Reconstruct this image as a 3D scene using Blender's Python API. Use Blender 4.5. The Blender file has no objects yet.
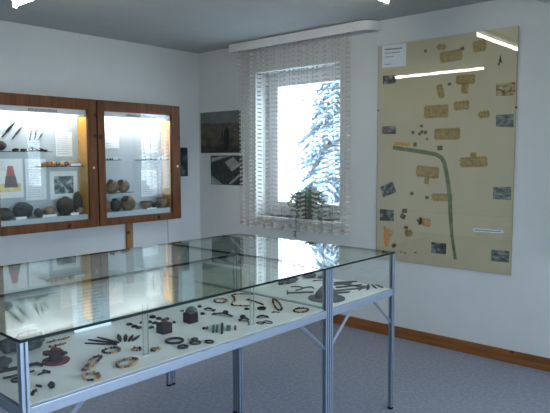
import bpy, bmesh, math, random
from mathutils import Vector, Matrix, noise
random.seed(7)
C = bpy.context.scene
col = C.collection
PI = math.pi

# ------------------------------------------------------------------ camera
F, YAW, PITCH, ROLL, EYE = 591.56, math.radians(41.663), math.radians(4.752), math.radians(-0.195), 1.55
_d = Vector((-math.sin(YAW)*math.cos(PITCH), math.cos(YAW)*math.cos(PITCH), -math.sin(PITCH)))
_r = Vector((math.cos(YAW), math.sin(YAW), 0)); _u = _r.cross(_d)
_r2 = _r*math.cos(ROLL)+_u*math.sin(ROLL); _u2 = -_r*math.sin(ROLL)+_u*math.cos(ROLL)
cam = bpy.data.cameras.new('camera'); co = bpy.data.objects.new('camera', cam); col.objects.link(co)
cam.sensor_width = 36; cam.lens = F/550*36; cam.clip_start = .05; cam.clip_end = 200
co.matrix_world = Matrix(((_r2.x,_u2.x,-_d.x,0),(_r2.y,_u2.y,-_d.y,0),(_r2.z,_u2.z,-_d.z,EYE),(0,0,0,1)))
C.camera = co

def at(px, py, axis, val):
    """the point of a real plane (axis = val) that a survey sighting (px, py) meets"""
    v = _d + _r2*((px-275)/F) + _u2*((206.5-py)/F)
    o = Vector((0,0,EYE)); t = (val-o[axis])/v[axis]
    return o+v*t

XL, YB, XR, YF, H = -5.079, 4.430, 1.70, -2.20, 2.702

# ------------------------------------------------------------------ materials
def new_mat(name):
    m = bpy.data.materials.new(name); m.use_nodes = True
    nt = m.node_tree
    return m, nt, nt.nodes, nt.links, nt.nodes['Principled BSDF']
def srgb(r, g, b):
    f = lambda c: ((c/255+.055)/1.055)**2.4 if c > 10 else c/255/12.92
    return (f(r), f(g), f(b), 1)
def mat(name, c, rough=.6, metal=0, var=.0, scale=20, bump=0, bscale=None, spec=None, c2=None):
    m, nt, N, L, B = new_mat(name)
    B.inputs['Base Color'].default_value = c; B.inputs['Roughness'].default_value = rough
    B.inputs['Metallic'].default_value = metal
    if spec is not None: B.inputs['Specular IOR Level'].default_value = spec
    tc = N.new('ShaderNodeTexCoord'); nz = N.new('ShaderNodeTexNoise')
    nz.inputs['Scale'].default_value = scale; nz.inputs['Detail'].default_value = 5
    L.new(tc.outputs['Object'], nz.inputs['Vector'])
    rp = N.new('ShaderNodeValToRGB'); L.new(nz.outputs['Fac'], rp.inputs['Fac'])
    lo = c2 if c2 else tuple(x*(1-var) for x in c[:3])+(1,)
    hi = c if c2 else tuple(min(1, x*(1+var)) for x in c[:3])+(1,)
    rp.color_ramp.elements[0].position = .35; rp.color_ramp.elements[1].position = .65
    rp.color_ramp.elements[0].color = lo; rp.color_ramp.elements[1].color = hi
    L.new(rp.outputs['Color'], B.inputs['Base Color'])
    if bump:
        b = N.new('ShaderNodeBump'); n2 = N.new('ShaderNodeTexNoise'); n2.inputs['Scale'].default_value = bscale or scale
        n2.inputs['Detail'].default_value = 6
        L.new(tc.outputs['Object'], n2.inputs['Vector']); L.new(n2.outputs['Fac'], b.inputs['Height'])
        b.inputs['Strength'].default_value = bump; b.inputs['Distance'].default_value = .01
        L.new(b.outputs['Normal'], B.inputs['Normal'])
    return m
def wood(name, c1, c2, axis='Z', scale=1.0, rough=.45, knots=True):
    m, nt, N, L, B = new_mat(name)
    B.inputs['Roughness'].default_value = rough; B.inputs['Specular IOR Level'].default_value = .25
    tc = N.new('ShaderNodeTexCoord'); mp = N.new('ShaderNodeMapping')
    s = {'X': (1, 14, 14), 'Y': (14, 1, 14), 'Z': (14, 14, 1)}[axis]
    mp.inputs['Scale'].default_value = tuple(k*scale for k in s)
    L.new(tc.outputs['Object'], mp.inputs['Vector'])
    nz = N.new('ShaderNodeTexNoise'); nz.inputs['Scale'].default_value = 2.2; nz.inputs['Detail'].default_value = 7
    nz.inputs['Distortion'].default_value = .6
    L.new(mp.outputs['Vector'], nz.inputs['Vector'])
    rp = N.new('ShaderNodeValToRGB'); rp.color_ramp.elements[0].position = .3; rp.color_ramp.elements[1].position = .72
    rp.color_ramp.elements[0].color = c1; rp.color_ramp.elements[1].color = c2
    L.new(nz.outputs['Fac'], rp.inputs['Fac'])
    out = rp.outputs['Color']
    if knots:
        v = N.new('ShaderNodeTexVoronoi'); v.inputs['Scale'].default_value = 5.0
        L.new(tc.outputs['Object'], v.inputs['Vector'])
        r2 = N.new('ShaderNodeValToRGB'); r2.color_ramp.elements[0].position = .07; r2.color_ramp.elements[1].position = .13
        r2.color_ramp.elements[0].color = (.18, .15, .12, 1); r2.color_ramp.elements[1].color = (1, 1, 1, 1)
        L.new(v.outputs['Distance'], r2.inputs['Fac'])
        mx = N.new('ShaderNodeMix'); mx.data_type = 'RGBA'; mx.blend_type = 'MULTIPLY'; mx.inputs['Factor'].default_value = 1
        L.new(out, mx.inputs['A']); L.new(r2.outputs['Color'], mx.inputs['B']); out = mx.outputs['Result']
    L.new(out, B.inputs['Base Color'])
    return m
def glass(name, tint=(.93, .97, .95, 1), ior=1.5):
    """clear sheet glass: light passes straight, Fresnel reflection on both faces"""
    m, nt, N, L, B = new_mat(name); N.remove(B)
    out = N['Material Output']
    geo = N.new('ShaderNodeNewGeometry'); mr = N.new('ShaderNodeMapRange')
    mr.inputs['To Min'].default_value = ior; mr.inputs['To Max'].default_value = 1/ior
    L.new(geo.outputs['Backfacing'], mr.inputs['Value'])
    fr = N.new('ShaderNodeFresnel'); L.new(mr.outputs['Result'], fr.inputs['IOR'])
    t = N.new('ShaderNodeBsdfTransparent'); t.inputs['Color'].default_value = tint
    g = N.new('ShaderNodeBsdfGlossy'); g.inputs['Roughness'].default_value = 0; g.inputs['Color'].default_value = (1, 1, 1, 1)
    mx = N.new('ShaderNodeMixShader')
    L.new(fr.outputs['Fac'], mx.inputs['Fac']); L.new(t.outputs['BSDF'], mx.inputs[1]); L.new(g.outputs['BSDF'], mx.inputs[2])
    L.new(mx.outputs['Shader'], out.inputs['Surface'])
    return m
def emit(name, c, s):
    m, nt, N, L, B = new_mat(name)
    B.inputs['Base Color'].default_value = (.8, .8, .8, 1)
    B.inputs['Emission Color'].default_value = c; B.inputs['Emission Strength'].default_value = s
    return m

M = {}
M['wall'] = mat('white_plaster', (.62, .64, .65, 1), .85, var=.02, scale=3, bump=.35, bscale=60)
M['wallback'] = mat('white_plaster_back', (.62, .64, .64, 1), .85, var=.02, scale=3, bump=.35, bscale=60)
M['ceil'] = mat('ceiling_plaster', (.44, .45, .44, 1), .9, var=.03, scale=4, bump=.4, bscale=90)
M['floor'] = mat('grey_carpet', (.30, .31, .37, 1), .8, scale=45, bump=.3, bscale=220, c2=(.21, .225, .275, 1))
M['base'] = wood('brown_wood_x', (.15, .055, .018, 1), (.30, .115, .036, 1), 'X', .8)
M['cabY'] = wood('brown_wood_y', (.060, .019, .005, 1), (.18, .062, .015, 1), 'Y', .8)
M['cabZ'] = wood('brown_wood_z', (.060, .019, .005, 1), (.18, .062, .015, 1), 'Z', .8)
M['pine'] = wood('pine_wood', (.38, .19, .03, 1), (.54, .30, .055, 1), 'Z', .5)
M['strut'] = wood('strut_wood', (.18, .09, .035, 1), (.38, .2, .09, 1), 'Z', .8)
M['alu'] = mat('aluminium', (.26, .30, .38, 1), .42, .55, var=.03, scale=30)
M['deck'] = mat('white_deck', (.88, .88, .87, 1), .6, var=.015, scale=8)
M['glass'] = glass('clear_glass', (.985, .996, .99, 1), 1.42)
M['topglass'] = glass('case_top_glass', (.86, .91, .89, 1), 1.62)
M['sedge'] = mat('side_glass_edge', (.03, .07, .06, 1), .3, var=.2)
M['pane'] = glass('window_glass', (.97, .98, .98, 1))
M['cabglass'] = glass('cabinet_glass', (.97, .985, .98, 1), 1.4)
M['edge'] = mat('glass_edge', (.002, .008, .007, 1), .5, var=.2, spec=.15)
M['fin'] = mat('frosted_glass', (.55, .62, .62, 1), .3, var=.05)
M['dark'] = mat('dark_iron', (.010, .009, .010, 1), .7, var=.5, scale=60, bump=.5, spec=.1)
M['grey'] = mat('grey_iron', (.035, .036, .04, 1), .75, 0, var=.4, scale=40, bump=.5)
M['stone'] = mat('dark_stone', (.025, .029, .028, 1), .9, var=.6, scale=25, bump=1, bscale=30)
M['bronze'] = mat('green_bronze', (.045, .115, .085, 1), .65, var=.4, scale=60)
M['bdark'] = mat('dark_bronze', (.010, .013, .013, 1), .7, var=.4, scale=60, spec=.12)
M['amber'] = mat('amber_bead', (.34, .20, .06, 1), .5, var=.3, scale=90)
M['redbead'] = mat('red_bead', (.12, .03, .02, 1), .5, var=.3, scale=90)
M['red'] = mat('dark_red_velvet', (.075, .006, .010, 1), .85, var=.25, scale=80)
M['maroon'] = mat('maroon_block', (.014, .003, .005, 1), .8, var=.2, scale=60, spec=.15)
M['paper'] = mat('white_paper', (.75, .80, .86, 1), .8, var=.01)
M['ink'] = mat('grey_ink', (.22, .24, .27, 1), .8, var=.1)
M['black'] = mat('black_ink', (.03, .03, .035, 1), .7, var=.1)
M['white'] = mat('white_paint', (.74, .74, .73, 1), .45, var=.01)
M['plastic'] = mat('white_frame', (.80, .81, .84, 1), .35, var=.01)
M['backpanel'] = mat('blue_white_fabric', (.42, .49, .55, 1), .85, var=.03, scale=60)
M['tube'] = emit('fluorescent_tube', (1, .97, .86, 1), 25)
M['cabtube'] = emit('cabinet_tube', (1, .97, .92, 1), 30)
M['fix'] = mat('lamp_housing', (.7, .7, .68, 1), .4)
M['clay'] = mat('brown_clay', (.19, .13, .085, 1), .8, var=.45, scale=18, bump=.6, bscale=40)
M['clayd'] = mat('dark_clay', (.022, .020, .021, 1), .8, var=.5, scale=18, bump=.6, bscale=40)
M['orange'] = mat('orange_clay', (.50, .20, .05, 1), .7, var=.4, scale=60)
M['shelf'] = glass('shelf_glass', (.90, .95, .94, 1))
M['leaf'] = mat('plant_leaf', (.03, .11, .06, 1), .5, var=.3, scale=25)
M['pot'] = mat('plant_pot', (.07, .08, .075, 1), .6, var=.1)
M['bark'] = mat('bark', (.05, .04, .035, 1), .9, var=.4, scale=10)
M['needle'] = mat('fir_needles', (.20, .29, .36, 1), .8, var=.5, scale=6)
M['snow'] = mat('snow', (.85, .88, .93, 1), .8, var=.03, scale=2)
M['map'] = mat('map_paper', (.57, .49, .335, 1), .7, scale=2.5, c2=(.53, .45, .30, 1))
M['ochre'] = mat('map_ochre', (.36, .24, .085, 1), .7, var=.25, scale=45)
M['ochred'] = mat('map_brown', (.13, .09, .04, 1), .7, var=.25, scale=60)
M['mgreen'] = mat('map_green', (.17, .19, .09, 1), .7, var=.25, scale=30)
M['morange'] = mat('map_orange', (.60, .28, .08, 1), .7, var=.35, scale=70)
M['cable'] = mat('grey_cable', (.25, .25, .27, 1), .6)
M['brass'] = mat('brass', (.6, .5, .25, 1), .35, .7)
M['heat'] = mat('door_white', (.6, .6, .58, 1), .5)

def photo_mat(name, ramp, scale=14, tilt=0.0, stretch=(1,1,1), zbias=0.0):
    """a printed photograph: mottled tones plus a fixed bright-to-dark layout of the print itself"""
    m, nt, N, L, B = new_mat(name); B.inputs['Roughness'].default_value = .4
    tc = N.new('ShaderNodeTexCoord'); mp = N.new('ShaderNodeMapping'); mp.inputs['Scale'].default_value = stretch
    mp.inputs['Rotation'].default_value = (0, tilt, 0)
    L.new(tc.outputs['Object'], mp.inputs['Vector'])
    nz = N.new('ShaderNodeTexNoise'); nz.inputs['Scale'].default_value = scale; nz.inputs['Detail'].default_value = 4
    L.new(mp.outputs['Vector'], nz.inputs['Vector'])
    sep = N.new('ShaderNodeSeparateXYZ'); L.new(tc.outputs['Generated'], sep.inputs['Vector'])
    ma = N.new('ShaderNodeMath'); ma.operation = 'MULTIPLY_ADD'; ma.inputs[1].default_value = zbias
    L.new(sep.outputs['Z'], ma.inputs[0]); L.new(nz.outputs['Fac'], ma.inputs[2])
    rp = N.new('ShaderNodeValToRGB'); L.new(ma.outputs[0], rp.inputs['Fac'])
    while len(rp.color_ramp.elements) < len(ramp): rp.color_ramp.elements.new(.5)
    for e, (p, c) in zip(rp.color_ramp.elements, ramp): e.position = p; e.color = c+(1,)
    L.new(rp.outputs['Color'], B.inputs['Base Color'])
    return m

# ------------------------------------------------------------------ mesh helpers
class MB:
    def __init__(s): s.bm = bmesh.new(); s.mats = []
    def mi(s, m):
        if m is None: return 0
        if m not in s.mats: s.mats.append(m)
        return s.mats.index(m)
    def face(s, vs, k=0):
        try:
            f = s.bm.faces.new(vs); f.material_index = k; return f
        except ValueError: return None
    def box(s, a, b, m=None, top=None, edge=None):
        k = s.mi(m)
        x0, y0, z0 = (min(a[i], b[i]) for i in range(3)); x1, y1, z1 = (max(a[i], b[i]) for i in range(3))
        v = [s.bm.verts.new(p) for p in ((x0,y0,z0),(x1,y0,z0),(x1,y1,z0),(x0,y1,z0),(x0,y0,z1),(x1,y0,z1),(x1,y1,z1),(x0,y1,z1))]
        fs = [(0,3,2,1),(4,5,6,7),(0,1,5,4),(1,2,6,5),(2,3,7,6),(3,0,4,7)]
        dims = (x1-x0, y1-y0, z1-z0); thin = dims.index(min(dims))
        axis = [2, 2, 1, 0, 1, 0]
        for f, ax in zip(fs, axis):
            kk = k
            if edge is not None and ax != thin: kk = s.mi(edge)
            s.face([v[i] for i in f], kk)
        return s
    def tube(s, pts, r, n=8, m=None, caps=True, closed=False):
        k = s.mi(m); pts = [Vector(p) for p in pts]; rings = []
        R = r if isinstance(r, (list, tuple)) else [r]*len(pts)
        up = None
        for i, p in enumerate(pts):
            a = pts[i-1] if (i > 0 or closed) else p; b = pts[(i+1) % len(pts)] if (i < len(pts)-1 or closed) else p
            t = (b-a).normalized()
            if up is None: up = Vector((0,0,1)) if abs(t.z) < .9 else Vector((1,0,0))
            u = t.cross(up); u = u.normalized() if u.length > 1e-6 else Vector((1,0,0))
            w = u.cross(t).normalized()
            if not closed: up = w
            rings.append([s.bm.verts.new(p+(u*math.cos(2*PI*j/n)+w*math.sin(2*PI*j/n))*R[i]) for j in range(n)])
        q = len(rings)
        for i in range(q if closed else q-1):
            A, B_ = rings[i], rings[(i+1) % q]
            for j in range(n): s.face([A[j], A[(j+1)%n], B_[(j+1)%n], B_[j]], k)
        if caps and not closed:
            s.face(rings[0][::-1], k); s.face(rings[-1], k)
        return s
    def lathe(s, prof, c=(0,0,0), n=24, m=None, sx=1, sy=1, rot=0):
        k = s.mi(m); rings = []
        for (r, z) in prof:
            if r < 1e-5: rings.append([s.bm.verts.new((c[0], c[1], c[2]+z))])
            else: rings.append([s.bm.verts.new((c[0]+r*(sx*math.cos(2*PI*j/n)*math.cos(rot)-sy*math.sin(2*PI*j/n)*math.sin(rot)),
                                                c[1]+r*(sx*math.cos(2*PI*j/n)*math.sin(rot)+sy*math.sin(2*PI*j/n)*math.cos(rot)), c[2]+z)) for j in range(n)])
        for A, B_ in zip(rings, rings[1:]):
            for j in range(n):
                a = [A[0]] if len(A) == 1 else [A[j], A[(j+1)%n]]
                b = [B_[0]] if len(B_) == 1 else [B_[(j+1)%n], B_[j]]
                if len(a)+len(b) >= 3: s.face(a+b, k)
        return s
    def prism(s, poly, a, b, m=None):
        """extrude a closed outline given as 3D points by the vector a->b"""
        k = s.mi(m); d = Vector(b)-Vector(a)
        A = [s.bm.verts.new(Vector(p)) for p in poly]; B_ = [s.bm.verts.new(Vector(p)+d) for p in poly]
        s.face(A[::-1], k); s.face(B_, k)
        for i in range(len(A)): s.face([A[i], A[(i+1)%len(A)], B_[(i+1)%len(A)], B_[i]], k)
        return s
    def blob(s, c, rx, ry, rz, m=None, amp=.15, freq=6, sub=2, seed=0):
        k = s.mi(m); r = bmesh.ops.create_icosphere(s.bm, subdivisions=sub, radius=1)
        for v in r['verts']:
            nrm = v.co.copy(); q = 1+amp*2*noise.noise(nrm*freq*.35+Vector((seed*3.1, seed, 0)))
            v.co = Vector((c[0]+nrm.x*rx*q, c[1]+nrm.y*ry*q, c[2]+nrm.z*rz*q))
        for v in r['verts']:
            for f in v.link_faces: f.material_index = k
        return s
    def build(s, name, m=None, parent=None, smooth=False, bevel=0, origin=None):
        bmesh.ops.recalc_face_normals(s.bm, faces=s.bm.faces)
        if origin is not None: bmesh.ops.translate(s.bm, verts=s.bm.verts, vec=-Vector(origin))
        elif parent is not None: bmesh.ops.translate(s.bm, verts=s.bm.verts, vec=-worldloc(parent))
        me = bpy.data.meshes.new(name); s.bm.to_mesh(me); s.bm.free()
        for mm in ([m] if m is not None else s.mats): me.materials.append(mm)
        o = bpy.data.objects.new(name, me); col.objects.link(o)
        if parent is not None: o.parent = parent
        if origin is not None: o.location = Vector(origin) - (worldloc(parent) if parent is not None else Vector((0,0,0)))
        if smooth:
            for p in me.polygons: p.use_smooth = True
        if bevel:
            b = o.modifiers.new('bevel', 'BEVEL'); b.width = bevel; b.segments = 2; b.limit_method = 'ANGLE'
        return o
def worldloc(o):
    v = Vector((0,0,0))
    while o is not None: v += o.location; o = o.parent
    return v
def tag(o, label=None, cat=None, group=None, kind=None):
    if label: o['label'] = label
    if cat: o['category'] = cat
    if group: o['group'] = group
    if kind: o['kind'] = kind
    return o
def thing(name, label, cat, loc, group=None):
    o = bpy.data.objects.new(name, None); col.objects.link(o); o.location = loc; o.empty_display_size = .05
    return tag(o, label, cat, group)
def struct(o): return tag(o, kind='structure')

# ------------------------------------------------------------------ the room
T = .32
struct(MB().box((XL-T, YF-T, -.2), (XR+T, YB+T, 0)).build('floor', M['floor']))
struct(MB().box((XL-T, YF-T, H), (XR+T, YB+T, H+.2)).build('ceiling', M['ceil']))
struct(MB().box((XL-T, YF-T, 0), (XL, YB+T, H)).build('wall_left', M['wall']))
def holed(name, lo, hi, axis, a, b, holes, m):
    """a wall slab; axis 1 = runs along X at Y a..b, axis 0 = runs along Y at X a..b"""
    w = MB()
    def bx(u0, u1, z0, z1):
        if u1-u0 < 1e-4 or z1-z0 < 1e-4: return
        if axis == 1: w.box((u0, a, z0), (u1, b, z1))
        else: w.box((a, u0, z0), (b, u1, z1))
    u = lo
    for (h0, h1, z0, z1) in holes:
        bx(u, h0, 0, H); bx(h0, h1, 0, z0); bx(h0, h1, z1, H); u = h1
    bx(u, hi, 0, H)
    return struct(w.build(name, m))
W1 = (-4.20, -3.15, .955, 2.405)
W2 = (-1.02, .05, .955, 2.405)
holed('wall_back', XL, XR+T, 1, YB, YB+T, [W1, W2], M['wallback'])
W3 = (-1.6, 4.1, .45, 2.25)
holed('wall_right', YF-T, YB, 0, XR, XR+T, [W3], M['wall'])
holed('wall_front', XL, XR+T, 1, YF-T, YF, [], M['wall'])
bb = MB().box((XL, YB-.016, 0), (XR, YB, .097)).build('baseboard_back', M['base'], bevel=.003); struct(bb)
struct(MB().box((XL, YF, 0), (XL+.016, YB-.016, .097)).build('baseboard_left', M['cabY'], bevel=.003))
struct(MB().box((XR-.016, YF, 0), (XR, YB-.016, .097)).build('baseboard_right', M['cabY'], bevel=.003))

def window(n, u0, u1, z0, z1, plane, axis, inward, split=None):
    """frame + sash + pane; 'plane' is where the frame's room face sits, inward = sign towards outside"""
    root = bpy.data.objects.new('window_%d' % n, None); col.objects.link(root); struct(root)
    mid = ((u0+u1)/2, plane, z0) if axis == 1 else (plane, (u0+u1)/2, z0)
    root.location = mid
    def bx(w, a0, a1, b0, b1, d0, d1):
        if axis == 1: w.box((a0, plane+inward*d0, b0), (a1, plane+inward*d1, b1))
        else: w.box((plane+inward*d0, a0, b0), (plane+inward*d1, a1, b1))
    fr = MB(); t = .058
    bx(fr, u0, u0+t, z0, z1, .0, .07); bx(fr, u1-t, u1, z0, z1, .0, .07); bx(fr, u0+t, u1-t, z1-t, z1, .0, .07); bx(fr, u0+t, u1-t, z0, z0+t, .0, .07)
    fr.build('window_frame', M['plastic'], root, bevel=.004)
    bars = [(u0+t, u1-t)] if not split else [(u0+t, split), (split, u1-t)]
    for a0, a1 in bars:
        sh = MB(); q = .078
        bx(sh, a0, a0+q, z0+t, z1-t, -.015, .05); bx(sh, a1-q, a1, z0+t, z1-t, -.015, .05)
        bx(sh, a0+q, a1-q, z1-t-q, z1-t, -.015, .05); bx(sh, a0+q, a1-q, z0+t, z0+t+q, -.015, .05)
        so = sh.build('window_sash', M['plastic'], root, bevel=.004)
        pn = MB(); bx(pn, a0+q, a1-q, z0+t+q, z1-t-q, .015, .02); pn.build('window_pane', M['pane'], so)
    return root
window(1, *W1, YB+.20, 1, 1)
window(2, *W2, YB+.20, 1, 1)
window(3, *W3, XR+.2, 0, 1, split=1.25)
def sill(n, x0, x1):
    s = MB().box((x0-.03, YB-.03, .930), (x1+.03, YB+.195, .955)).build('trim_%d' % n, M['white'], bevel=.006); struct(s)
sill(1, W1[0], W1[1]); sill(2, W2[0], W2[1])

# light portals in the window openings (they only guide the daylight that really enters)
def portal(x, y, z, w, h, rot):
    l = bpy.data.lights.new('window_portal', 'AREA'); l.shape = 'RECTANGLE'; l.size = w; l.size_y = h; l.cycles.is_portal = True
    o = bpy.data.objects.new('window_portal', l); col.objects.link(o); o.location = (x, y, z); o.rotation_euler = rot
portal((W1[0]+W1[1])/2, YB+.31, 1.68, 1.05, 1.45, (-PI/2, 0, 0))
portal((W2[0]+W2[1])/2, YB+.31, 1.68, 1.07, 1.45, (-PI/2, 0, 0))
portal(XR+.31, (W3[0]+W3[1])/2, 1.35, 1.8, 5.7, (0, PI/2, 0))

# ------------------------------------------------------------------ curtain valances and curtain
def valance(x0, x1, label):
    z0, z1 = 2.617, 2.694; y = YB-.15; R = .12; th = .018
    pts = [(x0, YB-.002), (x0, y)] + [(x1-R+R*math.sin(a), y+R-R*math.cos(a)) for a in [PI/2*i/8 for i in range(9)]]
    pts += [(x1, YB-.002)]
    w = MB(); k = 0
    outer = pts; inner = []
    for i, p in enumerate(pts):
        a = Vector(pts[max(i-1, 0)]); b = Vector(pts[min(i+1, len(pts)-1)]); t = (b-a).normalized(); n = Vector((-t.y, t.x))
        inner.append((p[0]+n.x*th, p[1]+n.y*th))
    poly = [(p[0], p[1], z0) for p in outer]+[(p[0], p[1], z0) for p in reversed(inner)]
    w.prism(poly, (0,0,z0), (0,0,z1))
    root = thing('curtain_valance', label, 'curtain valance', ((x0+x1)/2, y, z1))
    w.build('fascia', M['white'], root)
    MB().box((x0+.02, y+.03, z1-.02), (x1-.04, YB-.01, z1)).build('ceiling_board', M['white'], root)
    MB().box((x0+.03, y+.045, z1-.032), (x1-.05, y+.06, z1-.02)).build('curtain_rail', M['white'], root)
    return root
valance(-4.43, -2.74, 'white valance board with rounded right end above the lace curtain')
valance(-1.42, .45, 'white valance board at the top right corner of the photo')

def lace():
    m, nt, N, L, B = new_mat('lace_net'); out = N['Material Output']
    tc = N.new('ShaderNodeTexCoord'); uv = N.new('ShaderNodeSeparateXYZ'); L.new(tc.outputs['UV'], uv.inputs['Vector'])
    def math_(op, a, b=None, v=None):
        n = N.new('ShaderNodeMath'); n.operation = op
        if isinstance(a, (int, float)): n.inputs[0].default_value = a
        else: L.new(a, n.inputs[0])
        if b is not None:
            if isinstance(b, (int, float)): n.inputs[1].default_value = b
            else: L.new(b, n.inputs[1])
        return n.outputs[0]
    # woven dashes: a row every 42 mm, a motif every 50 mm of cloth, plus fine ladder lines
    fz = math_('FRACT', math_('DIVIDE', uv.outputs['Y'], .042))
    fx = math_('FRACT', math_('DIVIDE', uv.outputs['X'], .095))
    row = math_('LESS_THAN', fz, .36); dash = math_('LESS_THAN', fx, .55)
    d = math_('MULTIPLY', row, dash)
    lz = math_('LESS_THAN', math_('FRACT', math_('DIVIDE', uv.outputs['X'], .095)), .10)
    pat = math_('MAXIMUM', math_('MULTIPLY', d, .80), math_('MULTIPLY', lz, .16))
    hem = math_('LESS_THAN', uv.outputs['Y'], .045)
    pat = math_('MAXIMUM', pat, math_('MULTIPLY', hem, .35))
    fac = math_('MINIMUM', math_('ADD', pat, .13), .95)
    tr = N.new('ShaderNodeBsdfTransparent')
    df = N.new('ShaderNodeBsdfDiffuse'); df.inputs['Color'].default_value = (.52, .48, .42, 1)
    tl = N.new('ShaderNodeBsdfTranslucent'); tl.inputs['Color'].default_value = (.42, .41, .40, 1)
    m1 = N.new('ShaderNodeMixShader'); m1.inputs['Fac'].default_value = .13
    L.new(df.outputs[0], m1.inputs[1]); L.new(tl.outputs[0], m1.inputs[2])
    m2 = N.new('ShaderNodeMixShader'); L.new(fac, m2.inputs['Fac']); L.new(tr.outputs[0], m2.inputs[1]); L.new(m1.outputs[0], m2.inputs[2])
    L.new(m2.outputs[0], out.inputs['Surface']); N.remove(B)
    return m
M['lace'] = lace()
def curtain(x0, x1, zt, zb, y, label, seed=0):
    bm = bmesh.new(); uvl = bm.loops.layers.uv.new('uv')
    nx, nz = 260, 24; L_ = x1-x0; rows = []
    for j in range(nz+1):
        f = j/nz; row = []
        for i in range(nx+1):
            s = i/nx; x = x0+L_*s
            wv = math.sin(s*2*PI*13+1.3*math.sin(s*9+seed))*.020*(.55+.6*f)+math.sin(s*2*PI*29+2*f)*.006
            hem = .012*math.sin(s*2*PI*13/2+seed) * f
            row.append(bm.verts.new((x+.006*math.cos(s*2*PI*13), y+wv, zt+(zb-zt)*f+hem)))
        rows.append(row)
    cloth = 1.7
    for j in range(nz):
        for i in range(nx):
            f = bm.faces.new([rows[j][i], rows[j][i+1], rows[j+1][i+1], rows[j+1][i]]); f.smooth = True
            for lp, (a, b) in zip(f.loops, ((i, j), (i+1, j), (i+1, j+1), (i, j+1))):
                lp[uvl].uv = (a/nx*L_*cloth, (zt-zb)*(1-b/nz))
    me = bpy.data.meshes.new('lace_curtain'); bm.to_mesh(me); bm.free(); me.materials.append(M['lace'])
    o = bpy.data.objects.new('lace_curtain', me); col.objects.link(o)
    return tag(o, label, 'curtain')
curtain(-4.365, -2.99, 2.66, .85, YB-.085, 'sheer lace net curtain with a dashed weave over the window')
curtain(-1.22, .25, 2.66, .86, YB-.085, 'second lace net curtain under the right hand valance board', 4)

# ------------------------------------------------------------------ house plant on the sill
pc = Vector((-3.56, YB+.045, .955))
plant = thing('house_plant', 'trailing green house plant on the window sill behind the net curtain', 'plant', pc)
MB().lathe([(0, 0), (.045, 0), (.062, .10), (.066, .105), (.058, .105), (.05, .09), (0, .09)], pc, 20).build('plant_pot', M['pot'], plant, smooth=True)
lf = MB(); st = MB()
rnd = random.Random(3)
def leafstem(path, w):
    st.tube(path, .0022, 5)
    for i in range(1, len(path)):
        a, b = Vector(path[i-1]), Vector(path[i]); t = (b-a).normalized()
        sd = Vector((rnd.uniform(-1, 1), rnd.uniform(-.5, .5), rnd.uniform(-.4, .4))).normalized()
        for sg in (1, -1):
            c = b + sd*sg*w*.7; n = t.cross(sd).normalized()*.003
            o_ = [b, b+sd*sg*w*.5+t*w*.45, b+sd*sg*w*1.2+t*w*.2, b+sd*sg*w*.6-t*w*.25]
            lf.prism([p-n for p in o_], (0,0,0), n*2)
for q in range(44):
    ang = rnd.uniform(0, 2*PI); rr = rnd.uniform(.10, .24); up = rnd.uniform(.05, .17)
    p0 = pc+Vector((0, 0, .095)); path = []
    dx, dy = math.cos(ang)*rr, math.sin(ang)*rr*.33-.01
    drop = rnd.uniform(.0, .17)
    for i in range(9):
        f = i/8; path.append(p0+Vector((dx*f*1.05, dy*f, up*math.sin(f*PI*.75)*1.25-drop*f*f)))
    path = [Vector((p.x, min(p.y, YB+.17), max(p.z, .965) if p.y > YB-.035 else p.z)) for p in path]
    leafstem(path, rnd.uniform(.024, .036))
path = [pc+Vector((0, 0, .09)), pc+Vector((-.04, -.05, .13)), pc+Vector((-.07, -.083, .06)), pc+Vector((-.08, -.088, -.02)), pc+Vector((-.085, -.088, -.07)), pc+Vector((-.09, -.088, -.12)), pc+Vector((-.085, -.088, -.165))]
leafstem(path, .022); leafstem([p+Vector((.012, -.004, .004)) for p in path], .02)
lf.build('leaves', M['leaf'], plant); st.build('stems', M['leaf'], plant)

# ------------------------------------------------------------------ outside: snow and a fir tree
gd = MB().box((-40, YB+T+.02, -.9), (25, 60, -.7)).build('snow_ground', M['snow']); struct(gd)
struct(MB().box((-40, -40, -.9), (40, YB+T, -.7)).build('ground_light_blocker', mat('dark_light_blocker', (.13, .14, .12, 1), .9, var=.3, scale=1)))  # unseen dark ground, added to cut light from below onto the upper walls
def conifer(x, y, z0, hgt, rad, label, seed):
    rn = random.Random(seed)
    root = thing('fir_tree', label, 'tree', (x, y, z0))
    MB().tube([(x, y, z0), (x, y, z0+hgt*.5), (x, y, z0+hgt)], [.16, .09, .01], 8).build('trunk', M['bark'], root)
    nb, sn = MB(), MB()
    lev = 46
    for j in range(lev):
        f = j/lev; z = z0+hgt*(.08+.9*f); R = rad*(1-f)**.8
        for k in range(12):
            a = 2*PI*k/12+rn.uniform(-.3, .3)+j; L_ = R*rn.uniform(.7, 1.1)
            dirv = Vector((math.cos(a), math.sin(a), 0)); side = Vector((-dirv.y, dirv.x, 0))
            pts = [Vector((x, y, z))+dirv*L_*t+Vector((0, 0, .12*math.sin(t*PI)-.45*L_*t*t)) for t in [i/6 for i in range(7)]]
            nb.tube(pts, [.025, .02, .018, .015, .012, .01, .004], 4)
            for i in range(1, 7):
                for sg in (1, -1):
                    for dd in (.0, .5):
                        base = pts[i-1].lerp(pts[i], dd)
                        ln = L_*.36*(1.15-i/7)+.10
                        tip = base+side*sg*ln+dirv*ln*.55+Vector((0, 0, -.10-ln*.15))
                        w = .06
                        q = [base+dirv*w, tip+dirv*.01, base-dirv*w]
                        nb.prism([p-Vector((0,0,.035)) for p in q], (0,0,0), (0,0,.05))
                        if rn.random() < .6:
                            sn.prism([base.lerp(p, .85)+Vector((0, 0, .018)) for p in q], (0,0,0), (0,0,.045))
    nb.build('needle_branches', M['needle'], root); sn.build('snow_cover', M['snow'], root)
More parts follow.
